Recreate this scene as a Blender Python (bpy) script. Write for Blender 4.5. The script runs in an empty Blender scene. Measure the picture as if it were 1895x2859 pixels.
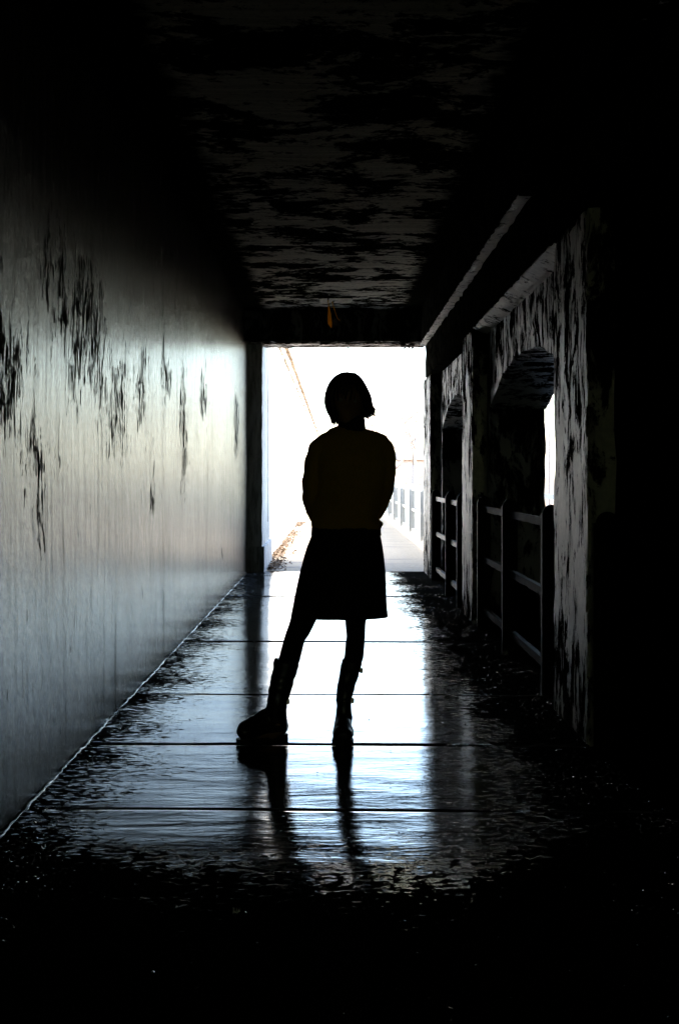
import bpy, bmesh, math, random
from mathutils import Vector, Matrix, noise
C = bpy.context.scene
COL = C.collection
R = math.radians

# ------------------------------------------------------------------ camera, sky, sun, exposure
cam_d = bpy.data.cameras.new('camera')
cam = bpy.data.objects.new('camera', cam_d); COL.objects.link(cam)
cam.location = (0, 0, 1.23); cam.rotation_euler = (R(90), 0, 0)
cam_d.sensor_fit = 'VERTICAL'; cam_d.sensor_height = 36; cam_d.sensor_width = 36; cam_d.lens = 50
cam_d.shift_x = 0.0059; cam_d.shift_y = -0.0351
cam_d.clip_start = 0.05; cam_d.clip_end = 3000
C.camera = cam

SUN_EL, SUN_AZ = 38, 112          # azimuth measured from +Y towards +X
w = bpy.data.worlds.new('World'); C.world = w; w.use_nodes = True
nt = w.node_tree; nt.nodes.clear()
sky = nt.nodes.new('ShaderNodeTexSky'); sky.sky_type = 'NISHITA'; sky.sun_disc = False
sky.sun_elevation = R(SUN_EL); sky.sun_rotation = R(SUN_AZ)
sky.air_density = 1.0; sky.dust_density = 1.0; sky.ozone_density = 1.0
bg = nt.nodes.new('ShaderNodeBackground'); bg.inputs[1].default_value = 0.15
wo = nt.nodes.new('ShaderNodeOutputWorld')
nt.links.new(sky.outputs[0], bg.inputs[0]); nt.links.new(bg.outputs[0], wo.inputs[0])
sd = bpy.data.lights.new('sun', 'SUN'); sd.energy = 2.2; sd.angle = R(3); sd.color = (1, .95, .88)
so = bpy.data.objects.new('sun', sd); COL.objects.link(so)
dirv = Vector((math.sin(R(SUN_AZ))*math.cos(R(SUN_EL)), math.cos(R(SUN_AZ))*math.cos(R(SUN_EL)), math.sin(R(SUN_EL))))
so.rotation_euler = dirv.to_track_quat('Z', 'Y').to_euler(); so.location = (20, 10, 30)
C.view_settings.view_transform = 'Standard'; C.view_settings.look = 'None'
C.view_settings.exposure = 3.05; C.view_settings.gamma = 1
C.cycles.max_bounces = 10; C.cycles.diffuse_bounces = 6; C.cycles.glossy_bounces = 6
C.cycles.use_denoising = True; C.cycles.denoising_prefilter = 'ACCURATE'
C.cycles.sample_clamp_indirect = 6
C.cycles.caustics_reflective = False


# ------------------------------------------------------------------ material helper
class NT:
    def __init__(s, name):
        s.m = bpy.data.materials.new(name); s.m.use_nodes = True
        s.t = s.m.node_tree; s.b = s.t.nodes['Principled BSDF']
        s.tc = s.n('ShaderNodeTexCoord').outputs['Object']
    def n(s, k, **kw):
        x = s.t.nodes.new(k)
        for a, v in kw.items(): setattr(x, a, v)
        return x
    def l(s, a, b): s.t.links.new(a, b)
    def put(s, sock, v):
        if hasattr(v, 'is_linked') or isinstance(v, bpy.types.NodeSocket): s.l(v, sock)
        elif isinstance(v, (tuple, list)) and len(v) == 3 and sock.type == 'RGBA': sock.default_value = (*v, 1)
        else: sock.default_value = v
    def noise(s, scale=(1, 1, 1), sc=1, detail=6, rough=.6, dist=0, off=(0, 0, 0)):
        mp = s.n('ShaderNodeMapping'); mp.inputs['Scale'].default_value = scale; mp.inputs['Location'].default_value = off
        s.l(s.tc, mp.inputs[0])
        x = s.n('ShaderNodeTexNoise'); s.l(mp.outputs[0], x.inputs['Vector'])
        x.inputs['Scale'].default_value = sc; x.inputs['Detail'].default_value = detail
        x.inputs['Roughness'].default_value = rough; x.inputs['Distortion'].default_value = dist
        return x.outputs['Fac']
    def voro(s, scale=(1, 1, 1), sc=1, feature='F1'):
        mp = s.n('ShaderNodeMapping'); mp.inputs['Scale'].default_value = scale; s.l(s.tc, mp.inputs[0])
        x = s.n('ShaderNodeTexVoronoi', feature=feature); s.l(mp.outputs[0], x.inputs['Vector']); x.inputs['Scale'].default_value = sc
        return x.outputs['Distance']
    def ramp(s, v, a, b, lo=0., hi=1.):
        x = s.n('ShaderNodeMapRange'); x.clamp = True; s.l(v, x.inputs['Value'])
        x.inputs['From Min'].default_value = a; x.inputs['From Max'].default_value = b
        x.inputs['To Min'].default_value = lo; x.inputs['To Max'].default_value = hi
        return x.outputs['Result']
    def math(s, op, a, b=0.):
        x = s.n('ShaderNodeMath', operation=op); s.put(x.inputs[0], a); s.put(x.inputs[1], b); return x.outputs[0]
    def mix(s, f, a, b):
        x = s.n('ShaderNodeMix', data_type='RGBA'); s.put(x.inputs[0], f); s.put(x.inputs[6], a); s.put(x.inputs[7], b); return x.outputs[2]
    def axis(s, i):
        x = s.n('ShaderNodeSeparateXYZ'); s.l(s.tc, x.inputs[0]); return x.outputs[i]
    def bump(s, hs):
        prev = None
        for h, strength, dist in hs:
            b = s.n('ShaderNodeBump'); b.inputs['Strength'].default_value = strength; b.inputs['Distance'].default_value = dist
            s.l(h, b.inputs['Height'])
            if prev is not None: s.l(prev, b.inputs['Normal'])
            prev = b.outputs[0]
        s.l(prev, s.b.inputs['Normal'])
    def done(s, col=None, rough=None, metal=None, spec=None, coat=None):
        if col is not None: s.put(s.b.inputs['Base Color'], col)
        if rough is not None: s.put(s.b.inputs['Roughness'], rough)
        if metal is not None: s.put(s.b.inputs['Metallic'], metal)
        if spec is not None: s.put(s.b.inputs['Specular IOR Level'], spec)
        if coat is not None: s.put(s.b.inputs['Coat Weight'], coat)
        return s.m
M = {}
# wet streaked paint on the left wall
k = NT('wet_wall_paint')
st1 = k.noise((1, 9, .30), 2.4, 8, .72, .25); st2 = k.noise((1, 40, .9), 3, 4, .6); fine = k.noise((1, 1, 1), 70, 4, .7)
stuc0 = k.noise((1, 1, .8), 40, 5, .75)
st0 = k.noise((1, 2.2, .12), 2.0, 4, .6, 0, (0, 5, 0)); z = k.axis(2); y = k.axis(1)
warp = k.math('MULTIPLY', k.math('SUBTRACT', k.noise((1, 1, 1), 2.6, 5, .7, 0, (3, 0, 0)), .5), 1.5)
warp2 = k.math('MULTIPLY', k.math('SUBTRACT', k.noise((1, 1, 1), 2.2, 5, .7, 0, (9, 2, 0)), .5), 1.1)
def spot(cy, cz, sy, sz):
    a = k.math('DIVIDE', k.math('SUBTRACT', k.math('ADD', y, warp), cy), sy); b = k.math('DIVIDE', k.math('SUBTRACT', k.math('ADD', z, warp2), cz), sz)
    d = k.math('ADD', k.math('MULTIPLY', a, a), k.math('MULTIPLY', b, b))
    return k.math('MAXIMUM', k.math('SUBTRACT', 1., d), 0.)
reg = spot(6.6, 1.85, .9, .42)
for a_ in ((7.5, 1.62, .55, .45), (8.4, 1.8, .4, .3), (4.95, 1.55, .55, .40), (10.7, 1.6, .4, .6), (16.2, 1.8, .7, .5), (3.8, 1.7, .7, .4), (14.2, .5, .15, .2), (8.9, 1.2, .2, .3), (5.9, 2.1, .35, .25), (9.6, 1.9, .4, .25), (12.3, 1.9, .5, .3), (5.5, 1.2, .25, .25), (4.6, 1.9, .3, .3)):
    reg = k.math('MAXIMUM', reg, spot(*a_))
pn = k.math('ADD', k.math('MULTIPLY', k.noise((1, 3.0, .62), 8, 9, .78, .8, (0, 1.7, 0)), .75), k.math('MULTIPLY', k.noise((1, 1, 1), 11, 6, .75, .8), .25))
peel = k.ramp(k.math('ADD', pn, k.math('MULTIPLY', reg, .135)), .60, .625)
runs = k.math('MULTIPLY', k.ramp(k.noise((1, 20, .55), 2, 6, .72), .64, .69), k.ramp(k.noise((1, 2.2, 1.2), 1.5, 5, .6, 0, (4, 0, 0)), .52, .62))
c = k.mix(k.ramp(st1, .35, .7), (.014, .014, .011), (.095, .09, .077))
c = k.mix(k.ramp(k.noise((1, 1.2, .8), 1.1, 8, .7, .4), .6, .42), k.mix(.5, c, (.03, .03, .022)), c)
c = k.mix(k.ramp(st0, .62, .42), k.mix(.55, c, (.03, .03, .022)), c)
c = k.mix(k.ramp(stuc0, .35, .6), k.mix(.6, c, (.015, .015, .012)), c)
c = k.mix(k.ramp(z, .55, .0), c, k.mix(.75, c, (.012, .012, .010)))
c = k.mix(k.ramp(z, 1.9, 2.8), c, k.mix(.7, c, (.012, .012, .009)))  # upper wall darkens with height, shade put into the colour
dk = k.math('MAXIMUM', peel, k.math('MULTIPLY', runs, .9))
c = k.mix(dk, c, (.010, .011, .008))
rg = k.ramp(k.math('ADD', k.math('MULTIPLY', st1, .5), k.math('MULTIPLY', stuc0, .5)), .38, .62, .09, .27)
rg = k.math('ADD', rg, k.math('MULTIPLY', dk, .5))
stuc = k.noise((1, 1, 1), 34, 6, .75)
k.bump([(st2, .04, .02), (stuc, .50, .012), (k.noise((1, 1, .5), 7, 4, .6), .35, .03), (fine, .5, .005), (dk, .5, .004), (k.noise((1, 1, 1), 9, 3, .5), .25, .02)])
k.l(k.math('MULTIPLY', k.math('MULTIPLY', k.math('SUBTRACT', 1., dk), k.math('MULTIPLY', k.ramp(z, .7, 0, .85, .35), k.ramp(z, 2.1, 2.9, 1, .3))), k.ramp(k.math('ADD', k.math('ADD', k.math('MULTIPLY', st1, .30), k.math('MULTIPLY', k.noise((1, 1.4, .9), 2.2, 9, .75, .6, (0, 8, 0)), .40)), k.math('MULTIPLY', st0, .30)), .42, .60, 1.0, .04)), k.b.inputs['Specular IOR Level'])  # gloss also lowered high up to go with that painted shade
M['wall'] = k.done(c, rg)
# sooty board-marked ceiling
k = NT('sooty_ceiling_concrete')
p1 = k.noise((.9, 1.1, 1), 1.5, 10, .72, .3); p2 = k.noise((1.3, 1.7, 1), 5, 8, .75, .8)
brd = k.noise((.25, 14, 1), 2, 4, .5); y = k.axis(1)
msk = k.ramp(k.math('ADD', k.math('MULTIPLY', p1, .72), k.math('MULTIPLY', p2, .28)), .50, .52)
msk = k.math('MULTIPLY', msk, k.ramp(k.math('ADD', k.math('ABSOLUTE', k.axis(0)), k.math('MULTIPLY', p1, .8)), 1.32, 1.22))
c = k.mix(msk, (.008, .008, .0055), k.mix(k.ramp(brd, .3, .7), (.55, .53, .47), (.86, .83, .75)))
c = k.mix(k.ramp(k.noise((1, 1, 1), 30, 5, .7), .55, .75), c, (.03, .03, .02))
k.bump([(brd, .5, .01), (msk, .6, .006), (k.noise((1, 1, 1), 40, 4, .7), .4, .005)])
M['ceiling'] = k.done(c, .85, spec=.0)
# flaking arcade concrete
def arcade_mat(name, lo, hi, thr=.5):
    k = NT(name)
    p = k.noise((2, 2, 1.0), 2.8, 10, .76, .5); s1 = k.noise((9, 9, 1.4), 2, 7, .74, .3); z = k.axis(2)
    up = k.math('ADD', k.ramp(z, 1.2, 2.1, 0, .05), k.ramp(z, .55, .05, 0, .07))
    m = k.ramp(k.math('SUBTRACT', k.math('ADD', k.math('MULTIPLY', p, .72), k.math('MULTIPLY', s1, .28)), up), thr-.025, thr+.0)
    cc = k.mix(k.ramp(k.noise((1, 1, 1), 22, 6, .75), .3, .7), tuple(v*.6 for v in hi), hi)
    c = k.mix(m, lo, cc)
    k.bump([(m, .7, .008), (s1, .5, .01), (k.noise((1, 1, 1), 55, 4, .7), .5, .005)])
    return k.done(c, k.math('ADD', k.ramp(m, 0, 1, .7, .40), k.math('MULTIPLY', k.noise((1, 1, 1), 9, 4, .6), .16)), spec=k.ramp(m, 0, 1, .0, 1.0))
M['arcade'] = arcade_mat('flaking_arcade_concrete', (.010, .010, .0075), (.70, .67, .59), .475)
M['reveal'] = arcade_mat('shaded_reveal_concrete', (.008, .008, .006), (.03, .03, .022), .5)  # darker copy of the arcade concrete, recess shade put into its colour
M['soffit'] = arcade_mat('dim_chipped_soffit', (.008, .008, .006), (.18, .17, .15), .56)  # darker soffit copy for the near length where the bright strip fades
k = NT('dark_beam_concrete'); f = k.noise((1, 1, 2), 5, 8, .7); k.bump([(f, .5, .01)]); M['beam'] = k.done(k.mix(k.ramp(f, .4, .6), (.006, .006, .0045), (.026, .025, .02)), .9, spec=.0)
M['strip'] = arcade_mat('lit_soffit_concrete', (.02, .02, .015), (.94, .91, .84), .415)  # pale colour stands in for light on soffits beside the near-black beam
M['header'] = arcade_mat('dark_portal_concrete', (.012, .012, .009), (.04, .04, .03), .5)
# wet floor
k = NT('wet_slab_concrete')
rip = k.noise((.9, 5, 1), 5, 5, .6, .4); grit = k.noise((1, 1, 1), 60, 5, .75); big = k.noise((.8, 1.2, 1), 1.3, 5, .6)
x = k.axis(0); ax = k.math('ABSOLUTE', k.math('ADD', x, .05))
edge = k.math('ADD', k.math('ADD', k.ramp(ax, .45, 1.0, 0, .22), k.math('ADD', k.ramp(x, .40, .9, 0, .10), k.ramp(k.axis(1), 5.0, 3.8, 0, .37))), k.math('MULTIPLY', k.math('SUBTRACT', big, .5), .35))
dry = k.ramp(k.math('ADD', k.noise((1, 1.6, 1), 17, 8, .8, .3), edge), .665, .70)
c = k.mix(k.ramp(grit, .35, .65), (.007, .0075, .006), (.014, .014, .012))
rg = k.math('ADD', k.ramp(rip, .3, .7, .03, .085), k.ramp(dry, .2, 1, 0, .4))
spk = k.voro((1, 1.3, 1), 34); spm = k.math('MULTIPLY', k.ramp(spk, .16, .10), k.ramp(k.noise((1, 1, 1), 11, 3, .6), .50, .54))
rg = k.math('ADD', rg, k.math('MULTIPLY', spm, .5))
gm = k.math('MULTIPLY', grit, k.ramp(dry, .25, 1, .04, .8))
k.bump([(rip, .085, .012), (k.noise((.7, 1.6, 1), 3.2, 4, .6, .5), .10, .03), (k.noise((1, 1.3, 1), 24, 4, .6), .05, .005), (gm, .55, .006), (spm, .12, .003)])
k.b.inputs['IOR'].default_value = 1.54
M['floor'] = k.done(c, rg, spec=k.math('MULTIPLY', k.ramp(dry, 0, .25, 1.0, .0), k.math('SUBTRACT', 1., spm)))
k = NT('joint_grime_and_shade'); M['grime_shade'] = k.done((.012, .012, .010), .9, spec=0.)  # black for joint grime, also stands in for shade in the unlit bay
# dry outdoor concrete
k = NT('pale_path_concrete')
c = k.mix(k.ramp(k.noise((1, 1, 1), 26, 6, .8), .35, .65), (.24, .195, .14), (.43, .355, .26))
c = k.mix(k.ramp(k.noise((.5, 3, 1), 1.3, 5, .6), .55, .7), c, (.13, .12, .11))
k.bump([(k.noise((1, 1, 1), 80, 4, .7), .5, .004)])
M['path'] = k.done(c, .8)
k = NT('white_limewashed_wall')
c = k.mix(k.ramp(k.noise((6, 6, .4), 2, 6, .7), .4, .7), (.78, .77, .74), (.55, .54, .5))
M['white'] = k.done(c, .7)
k = NT('weathered_jamb_paint')
c = k.mix(k.ramp(k.noise((9, 9, 1.2), 3, 7, .75), .42, .6), (.55, .57, .57), (.22, .23, .22))
k.bump([(k.noise((9, 9, 1.2), 3, 7, .75), .5, .006)])
M['jamb'] = k.done(c, .65)
k = NT('stained_cornice'); c = k.mix(k.ramp(k.noise((2, .6, 3), 3, 5, .7), .45, .6), (.52, .45, .37), (.24, .165, .10)); M['cornice'] = k.done(c, .8)
def simple(name, col, rough=.7, metal=0, sc=30, var=.35, spec=.5, bump=.0):
    k = NT(name); f = k.noise((1, 1, 1), sc, 5, .7)
    c = k.mix(k.ramp(f, .3, .7), tuple(v*(1-var) for v in col), col)
    if bump: k.bump([(f, .6, bump)])
    return k.done(c, rough, metal, spec)
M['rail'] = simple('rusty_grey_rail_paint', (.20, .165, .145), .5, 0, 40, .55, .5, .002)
M['drail'] = simple('shaded_rail_paint', (.022, .02, .016), .7, 0, 40, .55, .03, .002)  # darker copy of the rail paint, stands in for the dim bay
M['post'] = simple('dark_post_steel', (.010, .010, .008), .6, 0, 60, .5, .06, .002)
M['wrail'] = simple('white_rail_paint', (.72, .71, .67), .5, 0, 40, .2)
M['gpost'] = simple('galvanised_post', (.42, .44, .44), .5, .0, 60, .3)
M['sheet'] = simple('galvanised_sheet', (.30, .335, .35), .5, .0, 30, .25)
M['asphalt'] = simple('asphalt', (.055, .055, .055), .55, 0, 50, .4, .5, .003)
M['grass'] = simple('dry_winter_grass', (.24, .16, .085), .95, 0, 6, .5)
M['leaf'] = simple('dry_brown_leaves', (.20, .135, .085), .8, 0, 12, .6)
M['bark'] = simple('bare_bark', (.45, .38, .33), .9, 0, 12, .4)
M['twig'] = simple('bare_twigs', (.55, .45, .38), .9, 0, 12, .3)
M['brick'] = simple('pink_brick', (.75, .58, .5), .9, 0, 8, .3)
def trans(name, col, sc=20, amt=.8):
    k = NT(name); f = k.noise((1, 1, 1), sc, 5, .7); c = k.mix(k.ramp(f, .3, .7), tuple(v*.6 for v in col), col); k.done(c, .5)
    t = k.n('ShaderNodeBsdfTranslucent'); k.l(c, t.inputs[0]); mx = k.n('ShaderNodeMixShader'); mx.inputs[0].default_value = amt
    k.l(k.b.outputs[0], mx.inputs[1]); k.l(t.outputs[0], mx.inputs[2]); k.l(mx.outputs[0], k.t.nodes['Material Output'].inputs[0]); return k.m
M['lampw'] = trans('opal_lamp_plastic', (.92, .9, .86), 25)
M['yellow'] = trans('yellow_cable_tape', (.95, .55, .03), 60)
M['paper'] = simple('wet_paper', (.7, .7, .68), .5, 0, 20, .3)
M['stone'] = simple('wet_grit', (.02, .02, .018), .25, 0, 90, .5, .6)
k = NT('bead'); M['bead'] = simple('wet_joint_mortar', (.16, .16, .15), .2, 0, 45, .6, 1.0, .004)
# clothes and skin
k = NT('rust_knit'); f = k.noise((1, 1, .3), 160, 3, .5); k.bump([(f, .5, .003)])
k.b.inputs['Sheen Weight'].default_value = .8; k.b.inputs['Sheen Roughness'].default_value = .35; k.b.inputs['Sheen Tint'].default_value = (.9, .42, .12, 1)
M['sweater'] = k.done(k.mix(f, (.40, .25, .04), (.66, .40, .07)), .95, spec=.1)
k = NT('dark_rib_knit'); f = k.noise((3, 3, .2), 90, 2, .5); k.bump([(f, .5, .002)]); M['collar'] = k.done((.014, .015, .013), .9, spec=.2)
M['skirt'] = simple('black_wool_skirt', (.012, .012, .012), .95, 0, 120, .3, .15, .002)
M['tights'] = simple('black_tights', (.010, .010, .010), .8, 0, 200, .3, .2)
M['boot'] = simple('black_boot_leather', (.012, .012, .011), .38, 0, 60, .4, .5, .0015)
M['sole'] = simple('black_boot_rubber', (.01, .01, .01), .7, 0, 60, .3)
M['buckle'] = simple('dull_buckle_metal', (.35, .33, .28), .35, 1, 60, .2)
M['skin'] = simple('skin', (.42, .24, .17), .5, 0, 60, .12)
M['hair'] = simple('dark_brown_hair', (.018, .012, .009), .5, 0, 90, .4, .4)
k = NT('eye_white'); M['eye'] = k.done((.5, .48, .45), .2)

# ------------------------------------------------------------------ geometry helpers
def tag(o, label=None, cat=None, group=None, kind=None):
    if label: o['label'] = label
    if cat: o['category'] = cat
    if group: o['group'] = group
    if kind: o['kind'] = kind
    return o
def empty(name, loc=(0, 0, 0), rz=0):
    o = bpy.data.objects.new(name, None); COL.objects.link(o); o.location = loc; o.rotation_euler = (0, 0, rz); o.empty_display_size = .1
    return o
def link_mesh(name, me, mat, parent=None, smooth=False, world=True):
    o = bpy.data.objects.new(name, me); COL.objects.link(o)
    if mat is not None and not me.materials: me.materials.append(mat)
    if smooth:
        for p in me.polygons: p.use_smooth = True
    if parent:
        o.parent = parent
        if world: o.location = -Vector(parent.location)
    return o
def obj(name, bm, mat, parent=None, smooth=False, world=True):
    me = bpy.data.meshes.new(name); bmesh.ops.recalc_face_normals(bm, faces=bm.faces); bm.to_mesh(me); bm.free()
    return link_mesh(name, me, mat, parent, smooth, world)
def box(bm, x0, x1, y0, y1, z0, z1):
    v = [bm.verts.new(p) for p in ((x0,y0,z0),(x1,y0,z0),(x1,y1,z0),(x0,y1,z0),(x0,y0,z1),(x1,y0,z1),(x1,y1,z1),(x0,y1,z1))]
    for f in ((0,3,2,1),(4,5,6,7),(0,1,5,4),(1,2,6,5),(2,3,7,6),(3,0,4,7)): bm.faces.new([v[i] for i in f])
def rough_box(bm, x0, x1, y0, y1, z0, z1, step=.08, amp=.006, chip=.02, seed=0, fz=3.):
    """box with gridded faces, uneven faces and chipped edges"""
    t = bmesh.new(); lo = (x0, y0, z0); hi = (x1, y1, z1)
    n = [max(1, min(160, round((hi[i]-lo[i])/step))) for i in range(3)]
    vs = {}
    def V(i, j, k):
        key = (i, j, k)
        if key not in vs:
            p = Vector((x0+(x1-x0)*i/n[0], y0+(y1-y0)*j/n[1], z0+(z1-z0)*k/n[2]))
            on = [(i == 0, i == n[0]), (j == 0, j == n[1]), (k == 0, k == n[2])]
            cnt = sum(a or b for a, b in on)
            q = p + Vector((seed*7.1, seed*3.3, seed))
            d = Vector()
            if cnt >= 2:
                c = max(0, noise.noise(q*fz*2.2)+.12 + .5*noise.noise(q*fz*7))*chip*1.6
            else: c = noise.noise(q*fz*1.5)*amp
            for ax in range(3):
                if on[ax][0]: d[ax] += c if cnt >= 2 else c
                elif on[ax][1]: d[ax] -= c
            vs[key] = t.verts.new(p+d)
        return vs[key]
    for a in range(3):
        b, c_ = (a+1) % 3, (a+2) % 3
        for side in (0, n[a]):
            for u in range(n[b]):
                for v in range(n[c_]):
                    idx = []
                    for du, dv in ((0,0),(1,0),(1,1),(0,1)):
                        t3 = [0,0,0]; t3[a] = side; t3[b] = u+du; t3[c_] = v+dv; idx.append(V(*t3))
                    t.faces.new(idx if side else idx[::-1])
    me = bpy.data.meshes.new('t'); t.to_mesh(me); t.free(); bm.from_mesh(me); bpy.data.meshes.remove(me)
def tube(bm, pts, rads, seg=16, cap=True, up=None):
    """tube through pts; rads: r or (ra, rb) elliptical. ra is along the 'side' axis"""
    pts = [Vector(p) for p in pts]; rings = []; prev = None
    for i, p in enumerate(pts):
        d = (pts[min(i+1, len(pts)-1)]-pts[max(i-1, 0)]).normalized()
        ref = Vector(up) if up else (prev if prev else (Vector((0, 1, 0)) if abs(d.y) < .9 else Vector((1, 0, 0))))
        b = (ref - d*ref.dot(d)).normalized(); a = b.cross(d).normalized(); prev = b
        r = rads[i] if isinstance(rads, (list, tuple)) else rads
        ra, rb = r if isinstance(r, (list, tuple)) else (r, r)
        rings.append([bm.verts.new(p + a*ra*math.cos(t) + b*rb*math.sin(t)) for t in (2*math.pi*s/seg for s in range(seg))])
    for r0, r1 in zip(rings, rings[1:]):
        for s in range(seg): bm.faces.new((r0[s], r0[(s+1) % seg], r1[(s+1) % seg], r1[s]))
    if cap: bm.faces.new(rings[0][::-1]); bm.faces.new(rings[-1])
    return rings
def ball(bm, c, r, sub=2, sc=(1, 1, 1)):
    g = bmesh.ops.create_icosphere(bm, subdivisions=sub, radius=1)
    for v in g['verts']: v.co = Vector((v.co.x*r*sc[0], v.co.y*r*sc[1], v.co.z*r*sc[2]))+Vector(c)
def fuse(bm, voxel, smooth_it=4, wr=0, wrf=8, seed=0, stretch=(1, 1, 1)):
    """voxel-union of everything in bm, smoothed, with cloth-like wrinkles"""
    bmesh.ops.recalc_face_normals(bm, faces=bm.faces)
    me = bpy.data.meshes.new('tmp'); bm.to_mesh(me); bm.free()
    o = bpy.data.objects.new('tmp', me); COL.objects.link(o)
    m = o.modifiers.new('r', 'REMESH'); m.mode = 'VOXEL'; m.voxel_size = voxel
    s = o.modifiers.new('s', 'SMOOTH'); s.factor = .5; s.iterations = smooth_it
    dg = bpy.context.evaluated_depsgraph_get(); dg.update()
    new = bpy.data.meshes.new_from_object(o.evaluated_get(dg))
    bpy.data.objects.remove(o)
    if wr:
        ns = [v.normal.copy() for v in new.vertices]
        for v, nn in zip(new.vertices, ns):
            q = Vector((v.co.x*stretch[0], v.co.y*stretch[1], v.co.z*stretch[2]))*wrf + Vector((seed, seed, seed))
            v.co += nn*(noise.noise(q)+.5*noise.noise(q*2.3))*wr
    for p in new.polygons: p.use_smooth = True
    return new

# ------------------------------------------------------------------ the setting
YE = 18.35      # tunnel mouth
Y0 = -9.0
# tunnel floor: slabs with open joints
rnd = random.Random(3)
joints = [-9.0, -7.7, -6.4, -5.1, -3.8, -2.5, -1.2, .1, 1.4, 2.66, 5.24, 6.52, 8.0, 10.58, 14.5, 18.40]
bm = bmesh.new()
for n_, (a, b) in enumerate(zip(joints, joints[1:])):
    nx, ny = (116, 120) if a in (2.66, 8.0) else (116, 60) if 2 < a < 12 else (58, 26)
    gap = {8.0: .020, 5.24: .017, 6.52: .013, 10.58: .010, 9.29: .004}
    ga, gb = gap.get(a, .003)/2, gap.get(b, .003)/2
    tilt = rnd.uniform(-.0035, .0035); lift = rnd.uniform(-.003, .003); wdt = 2.95
    rows = []
    for j in range(ny+1):
        row = []
        for i in range(nx+1):
            X = -1.16+wdt*i/nx; fy = j/ny
            y = (a+ga)*(1-fy)+(b-gb)*fy
            y += -.022*(X)  # joints run very slightly askew
            if j in (0, ny): y += (1 if j == 0 else -1)*max(0, noise.noise(Vector((X*6, a*(3 if j == 0 else 5), 1))))*.022
            zz = lift + tilt*(fy-.5)*2 + noise.noise(Vector((X*1.1, y*1.6, 0)))*.0035 + noise.noise(Vector((X*3, y*7, 4)))*.0010
            if j in (0, ny): zz -= .003
            row.append(bm.verts.new((X, y, zz)))
        rows.append(row)
    for j in range(ny):
        for i in range(nx): bm.faces.new((rows[j][i], rows[j][i+1], rows[j+1][i+1], rows[j+1][i]))
    for rw in (rows[0], rows[-1]):
        low = [bm.verts.new((v.co.x, v.co.y, -.06)) for v in rw]
        for i in range(nx): bm.faces.new((rw[i], rw[i+1], low[i+1], low[i]))
fl = obj('floor', bm, M['floor'], smooth=True); tag(fl, kind='structure')
bm = bmesh.new(); box(bm, -1.5, 1.9, Y0, YE+.02, -.3, -.045)
tag(obj('sub_base', bm, M['grime_shade']), kind='structure')

# left wall
bm = bmesh.new()
def xw(y): return -1.160 + .0035*y
ny, nz = 260, 40
g = [[bm.verts.new((xw(Y0+(18.1-Y0)*j/ny)+noise.noise(Vector((0, (Y0+(18.1-Y0)*j/ny)*.9, 3.6*i/nz)))*.008, Y0+(18.1-Y0)*j/ny, -.05+3.4*i/nz)) for i in range(nz+1)] for j in range(ny+1)]
for j in range(ny):
    for i in range(nz): bm.faces.new((g[j][i], g[j+1][i], g[j+1][i+1], g[j][i+1]))
box(bm, -2.6, -1.185, Y0, 18.1, -.05, 3.36)
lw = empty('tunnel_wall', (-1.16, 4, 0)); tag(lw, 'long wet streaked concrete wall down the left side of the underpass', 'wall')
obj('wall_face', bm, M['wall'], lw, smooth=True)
bm = bmesh.new(); rr = random.Random(8); pts = []; rads = []
y = Y0
while y < 18.0:
    pts.append((xw(y)+.010+rr.uniform(-.004, .006), y, .004+rr.uniform(-.003, .004))); rads.append(rr.uniform(.002, .009)*(.3 if noise.noise(Vector((y*1.7, 0, 3))) > .15 else 1)); y += rr.uniform(.02, .06)
tube(bm, pts, rads, 6); obj('mortar_joint', bm, M['bead'], lw, smooth=True)

# ceiling slab (bridge deck above) with unseen overhang added over the road to block sun
bm = bmesh.new()
nx, ny = 26, 200
g = [[bm.verts.new((-1.3+2.6*i/nx, Y0+(YE-.4-Y0)*j/ny, 3.31+noise.noise(Vector((i*.3, j*.25, 0)))*.012 + .004*(j % 2))) for i in range(nx+1)] for j in range(ny+1)]
for j in range(ny):
    for i in range(nx): bm.faces.new((g[j][i], g[j][i+1], g[j+1][i+1], g[j+1][i]))
box(bm, -2.6, 7, Y0, YE+.1, 3.36, 4.3)
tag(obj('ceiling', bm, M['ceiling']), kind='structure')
bm = bmesh.new(); box(bm, -3, 7, YE+.1, YE+.35, 3.25, 5.0)
tag(obj('bridge_parapet', bm, M['jamb']), 'pale concrete bridge edge above the mouth of the underpass', 'parapet')
bm = bmesh.new(); rough_box(bm, 6.4, 7, Y0, YE, -.4, 3.355, .5, .01, .02, 90)  # unseen wall added to reduce light entering through the arches
tag(obj('added_blocker_wall', bm, M['header']), 'added unseen wall across the road that cuts light through the arches', 'wall')
bm = bmesh.new()
g = [[bm.verts.new((-30+1.5*i, Y0-1-.9*j, -.45+max(0, .42*j)+.12*noise.noise(Vector((i, j, 0))))) for i in range(41)] for j in range(26)]
for j in range(25):
    for i in range(40): bm.faces.new((g[j][i], g[j][i+1], g[j+1][i+1], g[j+1][i]))
M['bank'] = simple('olive_fill_bank', (.15, .16, .06), .95, 0, 4, .4)
tag(obj('added_fill_bank', bm, M['bank']), kind='structure')  # unseen bank added behind the camera to bounce olive fill light

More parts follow.
